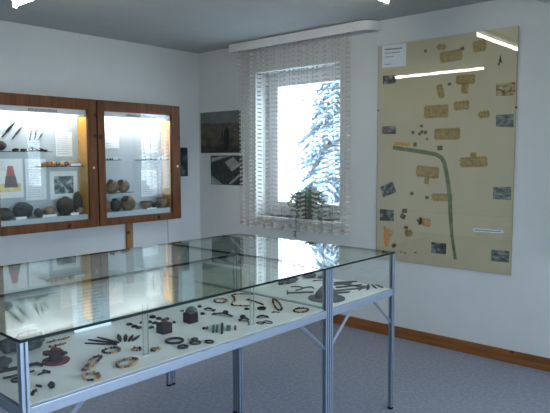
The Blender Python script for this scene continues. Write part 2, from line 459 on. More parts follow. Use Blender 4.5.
conifer(-9.25, 14.0, -.7, 9.0, 2.2, 'snowy blue green fir tree outside, seen through the window', 4)

# ------------------------------------------------------------------ ceiling lamps
def lamp(c, axis, L_, label, z=2.586):
    root = thing('ceiling_lamp', label, 'ceiling lamp', (c[0], c[1], H))
    u = Vector((1, 0, 0)) if axis == 'X' else Vector((0, 1, 0)); v = Vector((-u.y, u.x, 0)); c = Vector((c[0], c[1], 0))
    def bx(l0, l1, w, z0, z1):
        a = c+u*l0-v*w+Vector((0,0,z0)); b = c+u*l1+v*w+Vector((0,0,z1)); return MB().box(a, b)
    bx(-L_/2-.01, L_/2+.01, .026, z+.028, H).build('housing', M['fix'], root, bevel=.006)
    for s in (-1, 1):
        bx(s*(L_/2)-.008, s*(L_/2)+.008, .014, z-.02, z+.03).build('tube_holder', M['fix'], root)
    MB().tube([c+u*(-L_/2+.01)+Vector((0,0,z)), c+u*(L_/2-.01)+Vector((0,0,z))], .013, 14).build('fluorescent_tube', M['tube'], root, smooth=True)
lamp((-3.45, 1.90), 'X', 1.2, 'bare fluorescent batten at the top left edge of the ceiling')
lamp((-2.215, 3.05), 'Y', 1.25, 'bare fluorescent batten above the map, its end at the top edge', 2.63)

# ------------------------------------------------------------------ wall cabinets
XC = XL+.2
def cabinet(y0, y1, label, ops):
    z0, z1 = .911, 2.084
    oy0, oy1, oz0, oz1 = ops
    root = thing('wall_cabinet', label, 'display cabinet', (XL, (y0+y1)/2, z0))
    t = .02; x0 = XL+.002; xf = XC-.03
    b = MB(); b.box((x0, y0, z0), (xf, y0+t, z1)); b.box((x0, y1-t, z0), (xf, y1, z1)); b.box((x0, y0+t, z1-t), (xf, y1-t, z1)); b.box((x0, y0+t, z0), (xf, y1-t, z0+t))
    b.build('carcass', M['cabZ'], root)
    MB().box((x0, y0+t, z0+t), (x0+.012, y1-t, z1-t)).build('back_panel', M['backpanel'], root)
    for yy in ((oy1+.002, oy1+.02), (oy0-.02, oy0-.002)):
        MB().box((x0+.012, yy[0], oz0-.01), (xf-.004, yy[1], oz1-.06)).build('side_lining', M['pine'], root)
    MB().box((x0+.012, oy0-.02, z0+t), (xf-.02, oy1+.02, 1.030)).build('base_board', M['backpanel'], root)
    # door frame: two stiles and two rails
    d = MB().box((xf, y0+.004, z0), (XC, oy0, z1)).box((xf, oy1, z0), (XC, y1-.004, z1)).box((xf, oy0, oz1), (XC, oy1, z1)).box((xf, oy0, z0), (XC, oy1, oz0))
    dr = d.build('door', M['cabZ'], root, bevel=.004)
    MB().box((xf+.008, oy0, oz0), (xf+.012, oy1, oz1)).build('door_glass', M['cabglass'], dr)
    MB().lathe([(0, 0), (.009, 0), (.009, .006), (0, .006)], (0, 0, 0), 12)
    kn = MB().tube([(XC, y1-.045, 1.46), (XC+.004, y1-.045, 1.46)], .011, 12).build('lock', M['brass'], dr)
    MB().tube([(XC, (y0+y1)/2+.19, z0+.035), (XC+.012, (y0+y1)/2+.19, z0+.035)], .012, 12).build('knob', M['dark'], dr)
    # header strip behind the glass, lamp above it
    hd = MB().box((xf-.012, oy0-.015, oz1-.045), (xf-.008, oy1+.015, oz1+.005)).build('header_strip', M['paper'], root)
    tx = MB(); rn = random.Random(int(y0*10)); y = (oy0+oy1)/2-.13
    while y < (oy0+oy1)/2+.13:
        w = rn.uniform(.008, .016); tx.box((xf-.008, y, oz1-.036), (xf-.007, y+w, oz1-.012-rn.choice((0, .004)))); y += w+.004
    tx.build('header_lettering', M['ink'], hd)
    MB().tube([(xf-.045, oy0+.05, oz1+.002), (xf-.045, oy1-.05, oz1+.002)], .013, 12).build('strip_light', M['cabtube'], root, smooth=True)
    return root
cabL = (2.11, 2.925, .987, 1.985); cabR = (3.10, 3.885, .982, 1.985)
cabinet(2.02, 3.018, 'brown wooden wall cabinet at left, its shelf holding orange fragments', cabL)
cabinet(3.022, 3.997, 'brown wooden wall cabinet at right, with round clay pots inside', cabR)
BX = XL+.016                                # front face of the back panels

def shelf(y0, y1, z, label, x0=BX+.001, x1=XC-.052):
    o = MB().box((x0, y0, z-.006), (x1, y1, z), M['shelf'], edge=M['edge']).build('glass_shelf'); return tag(o, label, 'shelf')
shelf(2.095, 2.60, 1.608, 'upper left glass shelf in the left cabinet, carrying dark fragments')
shelf(2.50, 2.92, 1.478, 'glass shelf of orange fragments in the left cabinet')
shelf(3.09, 3.31, 1.532, 'left glass shelf with a row of tiny dark finds, right cabinet')
shelf(3.56, 3.90, 1.530, 'right glass shelf with tiny dark finds beside the yellow wood, right cabinet')
shelf(3.09, 3.44, 1.215, 'lower glass shelf carrying three round pots, right cabinet', x1=XC-.055)

# standing printed cards on the back panels
def card(name, y0, y1, z0, z1, label, cat='card', m='paper', x=BX+.001, th=.003):
    root = thing(name, label, cat, (x, (y0+y1)/2, (z0+z1)/2))
    MB().box((x, y0, z0), (x+th, y1, z1)).build('sheet', M[m], root); return root, x+th
def lines(root, x, y0, y1, z0, z1, n, seed=0, h=.006, m='ink'):
    rn = random.Random(seed); w = MB()
    for i in range(n):
        z = z1-(i+.5)*(z1-z0)/n; e = y1-(rn.uniform(0, .3)*(y1-y0))
        y = y0
        while y < e:
            k = min(rn.uniform(.012, .03), e-y); w.box((x, y, z-h/2), (x+.0008, y+k, z+h/2)); y += k+.007
    w.build('lettering', M[m], root)
M['faint'] = mat('pale_ink', (.42, .46, .50, 1), .8)
r, x = card('info_card', 2.70, 2.865, 1.565, 1.79, 'white text card upper right inside the left cabinet'); lines(r, x, 2.72, 2.85, 1.58, 1.775, 10, 1, m='faint')
r, x = card('tower_drawing', 2.135, 2.39, 1.21, 1.545, 'white sheet with a red tower drawing in the left cabinet', 'drawing')
MB().prism([(x, 2.225, 1.30), (x, 2.345, 1.30), (x, 2.325, 1.40), (x, 2.24, 1.40)], (0,0,0), (.001,0,0)).build('tower_base', mat('print_dark', (.14, .12, .13, 1)), r)
MB().prism([(x, 2.245, 1.40), (x, 2.32, 1.40), (x, 2.305, 1.485), (x, 2.26, 1.485)], (0,0,0), (.001,0,0)).build('tower_roof', mat('print_red', (.42, .13, .15, 1)), r)
MB().box((x, 2.15, 1.262), (x+.0006, 2.37, 1.335)).build('yellow_wash', mat('print_yellow', (.72, .62, .30, 1), var=.15), r)
lines(r, x, 2.15, 2.25, 1.44, 1.53, 5, 5, .005, 'faint')
r, x = card('text_sheet', 2.41, 2.60, 1.18, 1.545, 'pale bluish text sheet between drawing and framed photo, left cabinet'); lines(r, x, 2.43, 2.58, 1.2, 1.52, 16, 2, .004, 'faint')
r, x = card('mounted_photo', 2.635, 2.905, 1.175, 1.43, 'dark landscape photo in a pale mount inside the left cabinet', 'photo')
pm = photo_mat('photo_ruin', [(.35, (.03, .05, .06)), (.5, (.09, .13, .16)), (.68, (.42, .5, .55))], 22)
MB().box((x, 2.675, 1.225), (x+.001, 2.865, 1.385)).build('print', pm, r)
r, x = card('info_card', 3.115, 3.37, 1.645, 1.86, 'bright white card at upper left inside the right cabinet'); lines(r, x, 3.14, 3.28, 1.655, 1.70, 2, 3, .008, 'faint')
r, x = card('info_card', 3.665, 3.84, 1.60, 1.86, 'white card with a small vertical drawing, upper right in right cabinet')
MB().prism([(x, 3.742, 1.64), (x, 3.752, 1.64), (x, 3.756, 1.74), (x, 3.775, 1.78), (x, 3.748, 1.79), (x, 3.735, 1.76), (x, 3.742, 1.73)], (0,0,0), (.001,0,0)).build('drawn_figure', M['faint'], r)
r, x = card('text_sheet', 3.62, 3.82, 1.15, 1.425, 'white text sheet in the lower middle of the right cabinet'); lines(r, x, 3.64, 3.80, 1.17, 1.41, 11, 4, .006, 'faint')

# spear points fixed on the back panel of the left cabinet
def spear(a, b, w, label, m='dark'):
    pa, pb = at(*a, 0, BX+.006), at(*b, 0, BX+.006)
    d = (pb-pa); L_ = d.length; t = d.normalized(); n = Vector((1, 0, 0)).cross(t).normalized()
    root = thing('spear_point', label, 'spear point', pa)
    q = MB(); prof = [(0, .35), (.25, .35), (.32, 1), (.6, .8), (1, .05)]
    poly = [pa+t*L_*f+n*w*k for f, k in prof]+[pa+t*L_*f-n*w*k for f, k in reversed(prof)]
    q.prism([p-Vector((.004,0,0)) for p in poly], (0,0,0), (.008, 0, 0)); q.build('blade', M[m], root, bevel=.002)
    MB().tube([pa-t*.012, pa+t*L_*.28], .006, 8).build('socket', M[m], root)
spear((3, 136), (15.5, 121.5), .012, 'longest spear point with a thick socket, left end of left cabinet')
spear((13, 138), (22.5, 126), .010, 'second long spear point slanting on the white back panel', 'grey')
spear((30, 139), (32, 129), .007, 'short upright spear point, left one of three small ones', 'grey')
spear((35, 138), (36.5, 129), .007, 'short upright spear point, middle one of three small ones', 'grey')
spear((38.5, 139), (43, 133), .007, 'short slanting spear point, right one of three small ones', 'grey')

def lump(name, c, r, label, cat, m, sub=2, amp=.16, seed=0, flat=1, group=None, smooth=True):
    o = MB().blob(c, r[0], r[1], r[2], None, amp, 6, sub, seed).build(name, M[m], None, smooth=smooth, origin=(c[0], c[1], c[2]-r[2]))
    return tag(o, label, cat, group)
def pot(c, R, h, label, m='clay', tilt=0.0):
    """round jug with a short neck; tilt leans its mouth towards the room"""
    root = thing('clay_pot', label, 'pot', c)
    prof = [(0, 0), (R*.5, 0), (R*.86, h*.18), (R, h*.45), (R*.88, h*.72), (R*.5, h*.92), (R*.40, h*.96), (R*.42, h*1.02), (R*.34, h*1.02), (R*.30, h*.9), (0, h*.5)]
    w1 = MB().lathe(prof, c, 24)
    w2 = MB().tube([Vector(c)+Vector((R*.39*math.cos(a), R*.39*math.sin(a), h*1.02)) for a in [2*PI*i/18 for i in range(18)]], R*.06, 6, closed=True)
    if tilt:
        piv = Vector(c)+Vector((0, 0, h*.5))
        for w in (w1, w2): bmesh.ops.rotate(w.bm, verts=w.bm.verts, cent=piv, matrix=Matrix.Rotation(tilt, 3, Vector((.55, -.83, 0)).cross(Vector((0, 0, -1)))))
    w1.build('body', M[m], root, smooth=True); w2.build('rim', M['clayd'] , root, smooth=True)
    return root
XM = XL+.095
# left cabinet finds
lump('iron_lump', (XM, 2.17, 1.608+.045), (.05, .05, .045), 'black lump at the left end of the upper shelf, left cabinet', 'fragment', 'clayd', seed=1)
for i, (y, w, s) in enumerate(((2.30, .03, .014), (2.37, .03, .012), (2.445, .035, .018), (2.515, .035, .014), (2.565, .02, .008))):
    nm = ['first', 'second', 'third', 'fourth', 'last'][i]
    lump('iron_fragment', (XM, y, 1.608+s), (.02, w, s), nm+' small dark fragment right of the lump on the upper shelf', 'fragment', 'dark', 2, .25, i, group='dark fragments on the upper shelf')
cols = ['orange', 'amber', 'orange', 'clay', 'amber', 'redbead', 'orange', 'amber', 'clay']
nms = ['leftmost grey brown', 'yellow', 'second orange', 'brown', 'yellow, middle of row', 'dark red', 'orange behind the label', 'yellow behind the label', 'brown rightmost']
nms = ['orange sherd at the left end', 'yellow sherd second from left', 'orange sherd third from left', 'brown sherd fourth from left', 'yellow sherd at the middle', 'dark red sherd right of the middle', 'orange sherd behind the white label', 'yellow sherd right of the white label', 'brown sherd at the right end']
for i in range(9):
    y = 2.545+i*.043
    lump('pottery_sherd', (XM, y, 1.478+.018), (.022, .022, .018+.004*(i%3)), nms[i]+' of the orange fragment shelf', 'sherd', cols[i], 2, .25, i, group='sherds on the orange fragment shelf')
def label_card(y, z, w, label, x=XC-.062, h=.022, name='label_card'):
    o = MB().box((x, y-w/2, z), (x+.002, y+w/2, z+h)).build(name, M['paper']); return tag(o, label, 'label')
label_card(2.83, 1.4785, .10, 'white label on the edge of the orange fragment shelf')
zb = 1.030
def rings(c, R, H_, label, m='clayd', seed=0):
    return pot(c, R, H_, label, m)
lump('stone_lump', (XM+.01, 2.165, zb+.05), (.06, .085, .05), 'low dark lump at the left end of the left cabinet base', 'stone', 'clayd', 3, seed=4)
lump('vessel_fragment', (XM, 2.345, zb+.072), (.06, .085, .072), 'round black vessel behind the first white label, left cabinet', 'pot', 'clayd', 3, .10, seed=7)
lump('vessel_fragment', (XM, 2.485, zb+.04), (.04, .04, .04), 'small grey sherd right of the round black vessel', 'sherd', 'grey', 2, .2, seed=2)
lump('vessel_fragment', (XM, 2.585, zb+.045), (.045, .055, .045), 'light brown sherd behind the middle white label, left cabinet', 'sherd', 'clay', 2, .2, seed=3)
lump('vessel_fragment', (XM, 2.735, zb+.085), (.06, .080, .085), 'tall round dark vessel below the mounted photo', 'pot', 'clayd', 3, .10, seed=9)
lump('vessel_fragment', (XM+.03, 2.862, zb+.035), (.03, .035, .035), 'brown sherd in front right of the tall round dark vessel', 'sherd', 'clay', 2, .2, seed=5)
lump('vessel_fragment', (XM-.045, 2.885, zb+.10), (.03, .045, .10), 'tall black vessel in the right corner of the left cabinet', 'pot', 'clayd', 3, .12, seed=6)
label_card(2.305, zb+.002, .095, 'white label before the round black vessel, leftmost on the base', x=XC-.058)
label_card(2.56, zb+.002, .13, 'widest white label, in the middle of the left cabinet base', x=XC-.058)
label_card(2.80, zb+.002, .08, 'small white label right of the tall round dark vessel', x=XC-.058)
# right cabinet finds
for k, (ys, z, where) in enumerate(((3.10, 1.532, 'left'), (3.575, 1.530, 'right'))):
    for i in range(7 if k == 0 else 9):
        y = ys+.012+i*.031
        lump('small_find', (XM+.02, y, z+.006), (.010, .011, .006+.002*(i%2)), 'tiny dark find on the '+where+' upper shelf of the right cabinet', 'find', 'dark', 1, .2, i, group='tiny finds on the '+where+' upper shelf')
label_card(3.255, 1.5325, .055, 'tiny white label on the left upper shelf, right cabinet', x=XC-.07)
o = label_card(3.825, 1.5305, .035, 'small upright white card at the yellow wood, right upper shelf', x=XC-.08, h=.05)
o = label_card(3.775, 1.5305, .035, 'small flat white card left of the upright one, right upper shelf', x=XC-.08, h=.02)
pot((XM+.01, 3.128, 1.215), .042, .085, 'dark clay pot half hidden at the left of the middle shelf', 'clayd', .5)
pot((XM+.02, 3.218, 1.215), .060, .125, 'brown round pot, middle one on the middle shelf', 'clay', .7)
pot((XM+.01, 3.345, 1.215), .064, .130, 'brown round pot at the right end of the middle shelf', 'clay', 1.0)
pot((XM, 3.148, zb), .050, .14, 'tall pale brown pot at the left of the cabinet base', 'clay', .2)
pot((XM, 3.260, zb), .056, .12, 'dark round pot between two brown pots on the cabinet base', 'clayd', .4)
pot((XM, 3.405, zb), .074, .15, 'largest brown round pot on the base of the right cabinet', 'clay', .9)
def dish(c, R, h, label, m='clay'):
    root = thing('clay_bowl', label, 'bowl', c)
    MB().lathe([(0, 0), (R*.5, 0), (R*.95, h*.5), (R, h), (R*.93, h), (R*.6, h*.35), (0, h*.2)], c, 22).build('body', M[m], root, smooth=True)
    MB().tube([Vector(c)+Vector((R*.97*math.cos(a), R*.97*math.sin(a), h)) for a in [2*PI*i/18 for i in range(18)]], R*.06, 6, closed=True).build('rim', M['clayd'], root, smooth=True)
dish((XM, 3.625, zb), .06, .075, 'low brown bowl at the left of the bowl row, right cabinet')
dish((XM, 3.742, zb), .05, .06, 'small dark bowl in the middle of the bowl row', 'clayd')
dish((XM-.005, 3.835, zb), .062, .10, 'large brown bowl in the right corner of the right cabinet')
label_card(3.655, zb+.001, .12, 'white label lying before the low brown bowl', x=XC-.055, h=.012)

# wooden batten and cable below the cabinets, photographs on the walls
tag(MB().box((XL+.001, 3.43, .02), (XL+.022, 3.51, .905)).build('wooden_batten', M['strut'], bevel=.003), 'upright wooden batten on the wall under the right cabinet', 'batten')
tag(MB().tube([(XL+.004, 3.965, .91), (XL+.004, 3.968, .5), (XL+.004, 3.965, .1)], .003, 6).build('power_cable', M['cable']), 'thin grey cable running down the wall below the right cabinet', 'cable')

def wall_photo(p0, p1, axis, label, m, name='wall_photo'):
    """p0,p1: opposite corners on the wall plane"""
    if axis == 1: a, b = (p0[0], YB-.008, p0[1]), (p1[0], YB-.001, p1[1])
    else: a, b = (XL+.001, p0[0], p0[1]), (XL+.008, p1[0], p1[1])
    root = thing(name, label, 'photo', tuple((a[i]+b[i])/2 for i in range(3)))
    if axis == 1:
        MB().box((a[0], a[1]+.002, a[2]), b).build('mount', M['black'], root)
        MB().box((a[0]+.003, a[1], a[2]+.003), (b[0]-.003, a[1]+.002, b[2]-.003)).build('print', m, root)
    else:
        MB().box(a, (b[0]-.002, b[1], b[2])).build('mount', M['black'], root)
        MB().box((b[0]-.002, a[1]+.008, a[2]+.008), (b[0], b[1]-.008, b[2]-.008)).build('print', m, root)
    return root
pm1 = photo_mat('photo_field', [(.50, (.022, .022, .02)), (.80, (.10, .085, .06)), (.98, (.03, .035, .035)), (1.0, (.16, .18, .19))], 7, 0, (1, 1, 2), .55)
r = wall_photo((-5.045, 1.600), (-4.415, 2.045), 1, 'larger dark landscape photo near the room corner, upper of two', pm1)
# printed figures and sky of the landscape photograph
pk = mat('print_sky', (.13, .15, .155, 1), .4, var=.25, scale=4); pd = mat('print_black', (.012, .014, .014, 1), .4)
pz = YB-.0085
MB().prism([(-5.042, pz, 1.93), (-4.418, pz, 1.915), (-4.418, pz, 2.042), (-5.042, pz, 2.042)], (0,0,0), (0, .0004, 0)).build('printed_sky', pk, r)
MB().prism([(-4.66, pz, 1.62), (-4.60, pz, 1.62), (-4.585, pz, 1.80), (-4.60, pz, 1.86), (-4.63, pz, 1.88), (-4.655, pz, 1.84), (-4.675, pz, 1.74)], (0,0,0), (0, .0004, 0)).build('printed_figure', pd, r)
MB().prism([(-4.70, pz, 1.74), (-4.68, pz, 1.74), (-4.685, pz, 1.83), (-4.70, pz, 1.84)], (0,0,0), (0, .0004, 0)).build('printed_figure', pd, r)
pm2 = photo_mat('photo_dig', [(.38, (.012, .015, .016)), (.6, (.04, .05, .05)), (.75, (.12, .13, .13))], 16, .6, (3, 1, 1))
r = wall_photo((-4.885, 1.255), (-4.392, 1.572), 1, 'smaller black and white dig photo under the landscape photo', pm2)
pw = mat('print_pale', (.30, .31, .30, 1), .4, var=.3, scale=9)
for q in ([(-4.87, 1.545), (-4.70, 1.565), (-4.56, 1.568), (-4.87, 1.50)], [(-4.88, 1.36), (-4.70, 1.262), (-4.88, 1.262)], [(-4.66, 1.50), (-4.52, 1.555), (-4.42, 1.47), (-4.55, 1.40)], [(-4.60, 1.27), (-4.40, 1.40), (-4.40, 1.37), (-4.57, 1.262)]):
    MB().prism([(a, pz, b) for a, b in q], (0,0,0), (0, .0004, 0)).build('printed_light_area', pw, r)
pm3 = photo_mat('photo_shrine', [(.4, (.01, .012, .018)), (.55, (.03, .045, .06)), (.72, (.12, .16, .18))], 12, 0, (1, 1, 1))
wall_photo((4.02, 1.345), (4.255, 1.66), 0, 'dark narrow photo half hidden behind the right cabinet edge', pm3)

# ------------------------------------------------------------------ site map behind glass
MX0, MX1, MZ0, MZ1 = -2.742, -1.579, .668, 2.486
mp = thing('site_map', 'large beige excavation site map behind glass on the back wall', 'map', ((MX0+MX1)/2, YB, MZ0))
MB().box((MX0, YB-.012, MZ0), (MX1, YB-.001, MZ1)).build('map_sheet', M['map'], mp)
MB().box((MX0-.001, YB-.0205, MZ0-.001), (MX1+.001, YB-.0165, MZ1+.001), M['glass'], edge=M['edge']).build('cover_glass', None, mp)
MY = YB-.012
def mpoly(name, pts, m, parent=mp, k=0, label=None):
    q = [at(px, py, 1, MY) for px, py in pts]
    o = MB().prism([v-Vector((0, .0004+.0004*k, 0)) for v in q], (0,0,0), (0, .0004, 0)).build(name, m if not isinstance(m, str) else M[m], parent)
    if label: o['label'] = label
    return o
# square outlines measured on the map plane, each with the little scalloped rim drawn on it
def plan(cx, cy, w, h, rot=0, m='ochre', rim=True, T_=None):
    c = at(cx, cy, 1, MY); S = .0082           # metres per map unit here
    ca, sa = math.cos(rot), math.sin(rot)
    def P(a, b): return Vector((c.x+(a*ca-b*sa)*S, MY-.0008, c.z+(a*sa+b*ca)*S))
    w2, h2 = w/2, h/2
    o = MB(); o.prism([P(-w2, -h2), P(w2, -h2), P(w2, h2), P(-w2, h2)], (0,0,0), (0, .0004, 0), M[m])
    if T_:
        x0, x1, y0, y1 = T_; o.prism([P(x0, y0), P(x1, y0), P(x1, y1), P(x0, y1)], (0,0,0), (0, .0004, 0), M[m])
    if rim:
        e = 1.1
        nx = max(2, int(w/3.0)); ny = max(1, int(h/3.0))
        def tooth(a0, b0, a1, b1, mm):
            d = Vector((0, .0004, 0)); o.prism([P(a0, b0)-d, P(a1, b0)-d, P(a1, b1)-d, P(a0, b1)-d], (0,0,0), (0, .0004, 0), M[mm])
        for i in range(nx):
            a = -w2+w*(i+.2)/nx; b = a+w/nx*.55
            tooth(a, h2, b, h2+e, m); tooth(a, -h2-e, b, -h2, m); tooth(b-.1, h2-.9, b+.9, h2+.2, 'ochred'); tooth(b-.1, -h2-.2, b+.9, -h2+.9, 'ochred')
        for i in range(ny):
            a = -h2+h*(i+.2)/ny; b = a+h/ny*.55
            tooth(-w2-e, a, -w2, b, m); tooth(w2, a, w2+e, b, m); tooth(-w2-.2, b-.1, -w2+.9, b+.8, 'ochred'); tooth(w2-.9, b-.1, w2+.2, b+.8, 'ochred')
    return o.build('drawn_building', None, mp)
plan(451, 56, 21, 9, .05); plan(441.5, 47, 8, 4, -.1, 'ochre'); plan(479.5, 46, 11, 9, .1); plan(462.5, 48.5, 3.5, 3.5, .3, 'ochred', False); plan(425.5, 51, 3, 3, 0, 'ochred', False)
plan(465.5, 79.5, 17, 7.5, -.05, T_=(-3.5, 3.5, -13, -3)); plan(440.5, 91.5, 5, 12, .25); plan(449.5, 84, 3.5, 2.5, 0, 'ochred', False)
plan(436, 111.5, 24, 11, .0); plan(461.5, 105.5, 14, 7, .05); plan(484, 114.5, 9, 5, .1)
plan(447, 134, 25, 9.5, 0); plan(473.5, 162, 25, 8, .04, T_=(-3, 3, 3, 9))
plan(422, 132, 3.2, 3.2, 0, 'ochred', False); plan(413, 132.5, 3.2, 3.2, .2, 'ochred', False); plan(419.5, 134, 3, 3, .3, 'ochred', False); plan(425.5, 132.5, 3.2, 3.2, 0, 'ochred', False); plan(421.5, 126, 3.2, 2.6, 0, 'ochred', False); plan(427, 139, 2.4, 2, .6, 'ochred', False)
plan(415, 144.5, 4, 4, .2, 'ochred', False); plan(440, 148, 5.5, 4.5, .1, 'ochred', False); plan(402, 144, 18, 3.5, -.06, 'morange', False)
plan(427.5, 172, 23, 10, -.08, T_=(-2.5, 2.5, -12, -4)); plan(442, 197.5, 20, 6, .02); plan(427, 197.5, 4, 3, .1, 'ochred', False); plan(412, 193.5, 3.6, 3.2, .1, 'ochred', False)
plan(404.5, 211, 6, 4.5, .15, 'ochred', False); plan(403, 216.5, 6, 5, -.4, 'ochred', False); plan(406, 227.5, 4.5, 3.2, .1, 'ochred', False); plan(408.5, 233, 7, 5.5, .0, 'ochre')
plan(424.5, 222, 12, 6.5, -.15, 'morange'); plan(420, 221.5, 6, 6, .5, 'ochred', False); plan(394, 245.5, 5, 4, .6, 'ochred', False)
mpoly('drawn_building', [(383.5, 225.5), (393.5, 231.5), (386.5, 248), (384, 243)], 'morange', k=1)
plan(401, 252, 3, 2, .3, 'ochre', False); plan(405, 253, 3, 2, -.3, 'ochre', False); plan(415.5, 252.5, 2.5, 1.5, 0, 'ochred', False); plan(385, 252, 5, 1.4, 0, 'mgreen', False)
road = [(393, 147.5), (410, 150), (426, 152.5), (436, 154.5), (441.5, 157.5), (444.5, 163), (447.5, 178), (450, 197), (450.5, 215), (452, 236), (455.5, 259.5)]
L1 = [at(px, py, 1, MY) for px, py in road]; rd = MB(); lft = []; rgt = []
for i, p_ in enumerate(L1):
    t = (L1[min(i+1, len(L1)-1)]-L1[max(i-1, 0)]).normalized(); n = Vector((-t.z, 0, t.x)); w = .017 if i < 9 else .013
    lft.append(p_+n*w); rgt.append(p_-n*w)
for i in range(len(L1)-1):
    rd.prism([v-Vector((0, .0022, 0)) for v in (lft[i], lft[i+1], rgt[i+1], rgt[i])], (0,0,0), (0, .0006, 0))
rd.build('drawn_road', M['mgreen'], mp)
def mphoto(pts, m): return mpoly('map_photo', pts, m, k=5)
pmA = photo_mat('mphoto_a', [(.38, (.02, .022, .024)), (.52, (.08, .085, .09)), (.68, (.30, .31, .31))], 26)
pmB = photo_mat('mphoto_b', [(.42, (.12, .08, .04)), (.56, (.45, .30, .12)), (.72, (.40, .45, .40))], 22, 0, (1, 1, 2))
pmC = photo_mat('mphoto_c', [(.35, (.05, .06, .06)), (.52, (.16, .17, .16)), (.66, (.32, .33, .31))], 24, 0, (1, 1, 2.5))
pmD = photo_mat('mphoto_d', [(.40, (.03, .035, .04)), (.55, (.16, .10, .08)), (.75, (.25, .33, .38))], 20, 0, (1, 1, 2), .15)
mphoto([(383, 84.5), (396, 83), (396, 75), (383, 76)], pmA)
mphoto([(382, 134), (396, 134), (396, 125.5), (382, 126.5)], pmD)
mphoto([(383.5, 197.5), (396.5, 192), (392.5, 181.5), (380, 187)], pmA)
mphoto([(380, 220.5), (394, 221), (394, 210), (380, 209)], pmA)
mphoto([(431, 252.5), (446, 254.5), (446.5, 243.5), (431.5, 242)], pmA)

mphoto([(496, 96), (515, 95.5), (515.3, 82), (496.3, 83.5)], pmB)
mphoto([(496, 126.5), (513.7, 127.5), (514, 114), (496, 115)], pmC)
mphoto([(493, 199), (511, 200), (511.3, 187), (493.3, 187)], pmC)
mphoto([(491, 261), (509, 262.5), (509.3, 251), (491.5, 249.5)], pmC)
tl = mpoly('title_label', [(382, 68), (406, 66), (406.5, 43), (382.5, 46)], 'paper', k=5)
def mtext(x0, x1, y, h, m, seed=0):
    rn = random.Random(seed); x = x0; q = MB()
    while x < x1:
        w = rn.uniform(.9, 2.0); x2 = min(x+w, x1)
        sl = -(x-x0)*.1
        P = [at(a, b, 1, MY)-Vector((0, .0028, 0)) for a, b in ((x, y+sl), (x2, y+sl), (x2, y-h+sl), (x, y-h+sl))]
        q.prism(P, (0,0,0), (0, .0003, 0)); x = x2+.35
    q.build('title_lettering', M[m], tl)
M['tink'] = mat('title_ink', (.10, .11, .12, 1), .7)
mtext(385, 402.5, 50.3, 1.3, 'tink', 1); mtext(385, 400, 53.8, .9, 'ink', 2); mtext(385, 393.5, 57.6, .9, 'ink', 3); mtext(385, 391.5, 65, .9, 'ink', 4)
mpoly('scale_bar_slip', [(473.5, 231.5), (503.5, 233.5), (503.5, 230.3), (473.5, 228)], 'paper', k=5)
mpoly('scale_bar', [(475, 230.4), (501.5, 232.2), (501.5, 231.3), (475, 229.3)], 'ink', k=7)
mpoly('north_arrow', [(499.0, 60.5), (500.7, 54.5), (501.6, 60.0), (502.4, 63.2), (500.4, 62.0), (499.2, 66.3), (497.6, 64.0), (499.3, 62.2)], 'black', k=5)
for cx_, cz in ((MX0+.001, 1.94), (MX1+.001, 1.90)):
        MB().box((cx_-.005, YB-.023, cz), (cx_+.005, YB-.001, cz+.012)).build('glass_clip', M['grey'], mp)

# ------------------------------------------------------------------ display cases
ZD, ZT, ZR0 = .755, .978, .712
S_ = .026
def profile_post(x, y, z0, z1):
    """grooved square aluminium profile standing at x,y (its centre)"""
    h = S_/2; g = .0035; d = .008
    o = [(-h, -h), (-g, -h), (-g, -h+d), (g, -h+d), (g, -h), (h, -h), (h, -g), (h-d, -g), (h-d, g), (h, g), (h, h), (g, h), (g, h-d), (-g, h-d), (-g, h), (-h, h), (-h, g), (-h+d, g), (-h+d, -g), (-h, -g)]
    return MB().prism([(x+a, y+b, z0) for a, b in o], (0,0,z0), (0,0,z1))
AX1, AX0, AY0, AY1 = -1.813, -2.482, .826, 2.462
def case(x0, x1, y0, y1, label, gt=.010, braces=True):
    root = thing('display_case', label, 'display case', ((x0+x1)/2, (y0+y1)/2, 0))
    h = S_/2
    for cx, cy in ((x0+h, y0+h), (x1-h, y0+h), (x0+h, y1-h), (x1-h, y1-h)):
        p = profile_post(cx, cy, .012, ZT-gt if cx > AX1-.05 else ZD-.004).build('post', M['alu'], root)
        MB().lathe([(0, 0), (.017, 0), (.017, .008), (.008, .012), (0, .012)], (cx, cy, 0), 14).build('foot', M['dark'], p)
    for a, b in (((x0+S_, y0, ZR0), (x1-S_, y0+S_, ZD-.004)), ((x0+S_, y1-S_, ZR0), (x1-S_, y1, ZD-.004)),
                 ((x0, y0+S_, ZR0), (x0+S_, y1-S_, ZD-.004)), ((x1-S_, y0+S_, ZR0), (x1, y1-S_, ZD-.004))):
        MB().box(a, b).build('rail', M['alu'], root, bevel=.003)
    MB().box((x0+.014, y0+.014, ZD-.004), (x1-.014, y1-.014, ZD)).build('deck', M['deck'], root)
    MB().box((x0, y0, ZT-gt), (x1, y1, ZT), M['topglass'], edge=M['edge']).build('top_glass', None, root)
    g = .005
    for a, b in (((x0+S_, y0+.006, ZD), (x1-S_, y0+.006+g, ZT-gt)), ((x0+S_, y1-.006-g, ZD), (x1-S_, y1-.006, ZT-gt)),
                 ((x0+.006, y0+S_, ZD), (x0+.006+g, y1-S_, ZT-gt)), ((x1-.006-g, y0+S_, ZD), (x1-.006, y1-S_, ZT-gt))):
        MB().box(a, b, M['glass'], edge=M['sedge']).build('side_glass', None, root)
    if braces:
        for xx in (x0+h, x1-h):
            for yy, sg in ((y0+S_, 1), (y1-S_, -1)):
                MB().tube([(xx, yy+sg*.20, ZR0+.004), (xx, yy-sg*.004, ZR0-.165)], .0095, 4).build('brace', M['alu'], root)
    return root
cA = case(AX0, AX1, AY0, AY1, 'long glass display case nearest the camera, full of jewellery finds')
cB = case(-3.165, -2.490, AY0, AY1, 'long empty glass display case behind the jewellery case, cabinet side')
cC = case(-3.165, AX1, 2.470, 3.132, 'crosswise glass display case at the window end, holding iron finds')
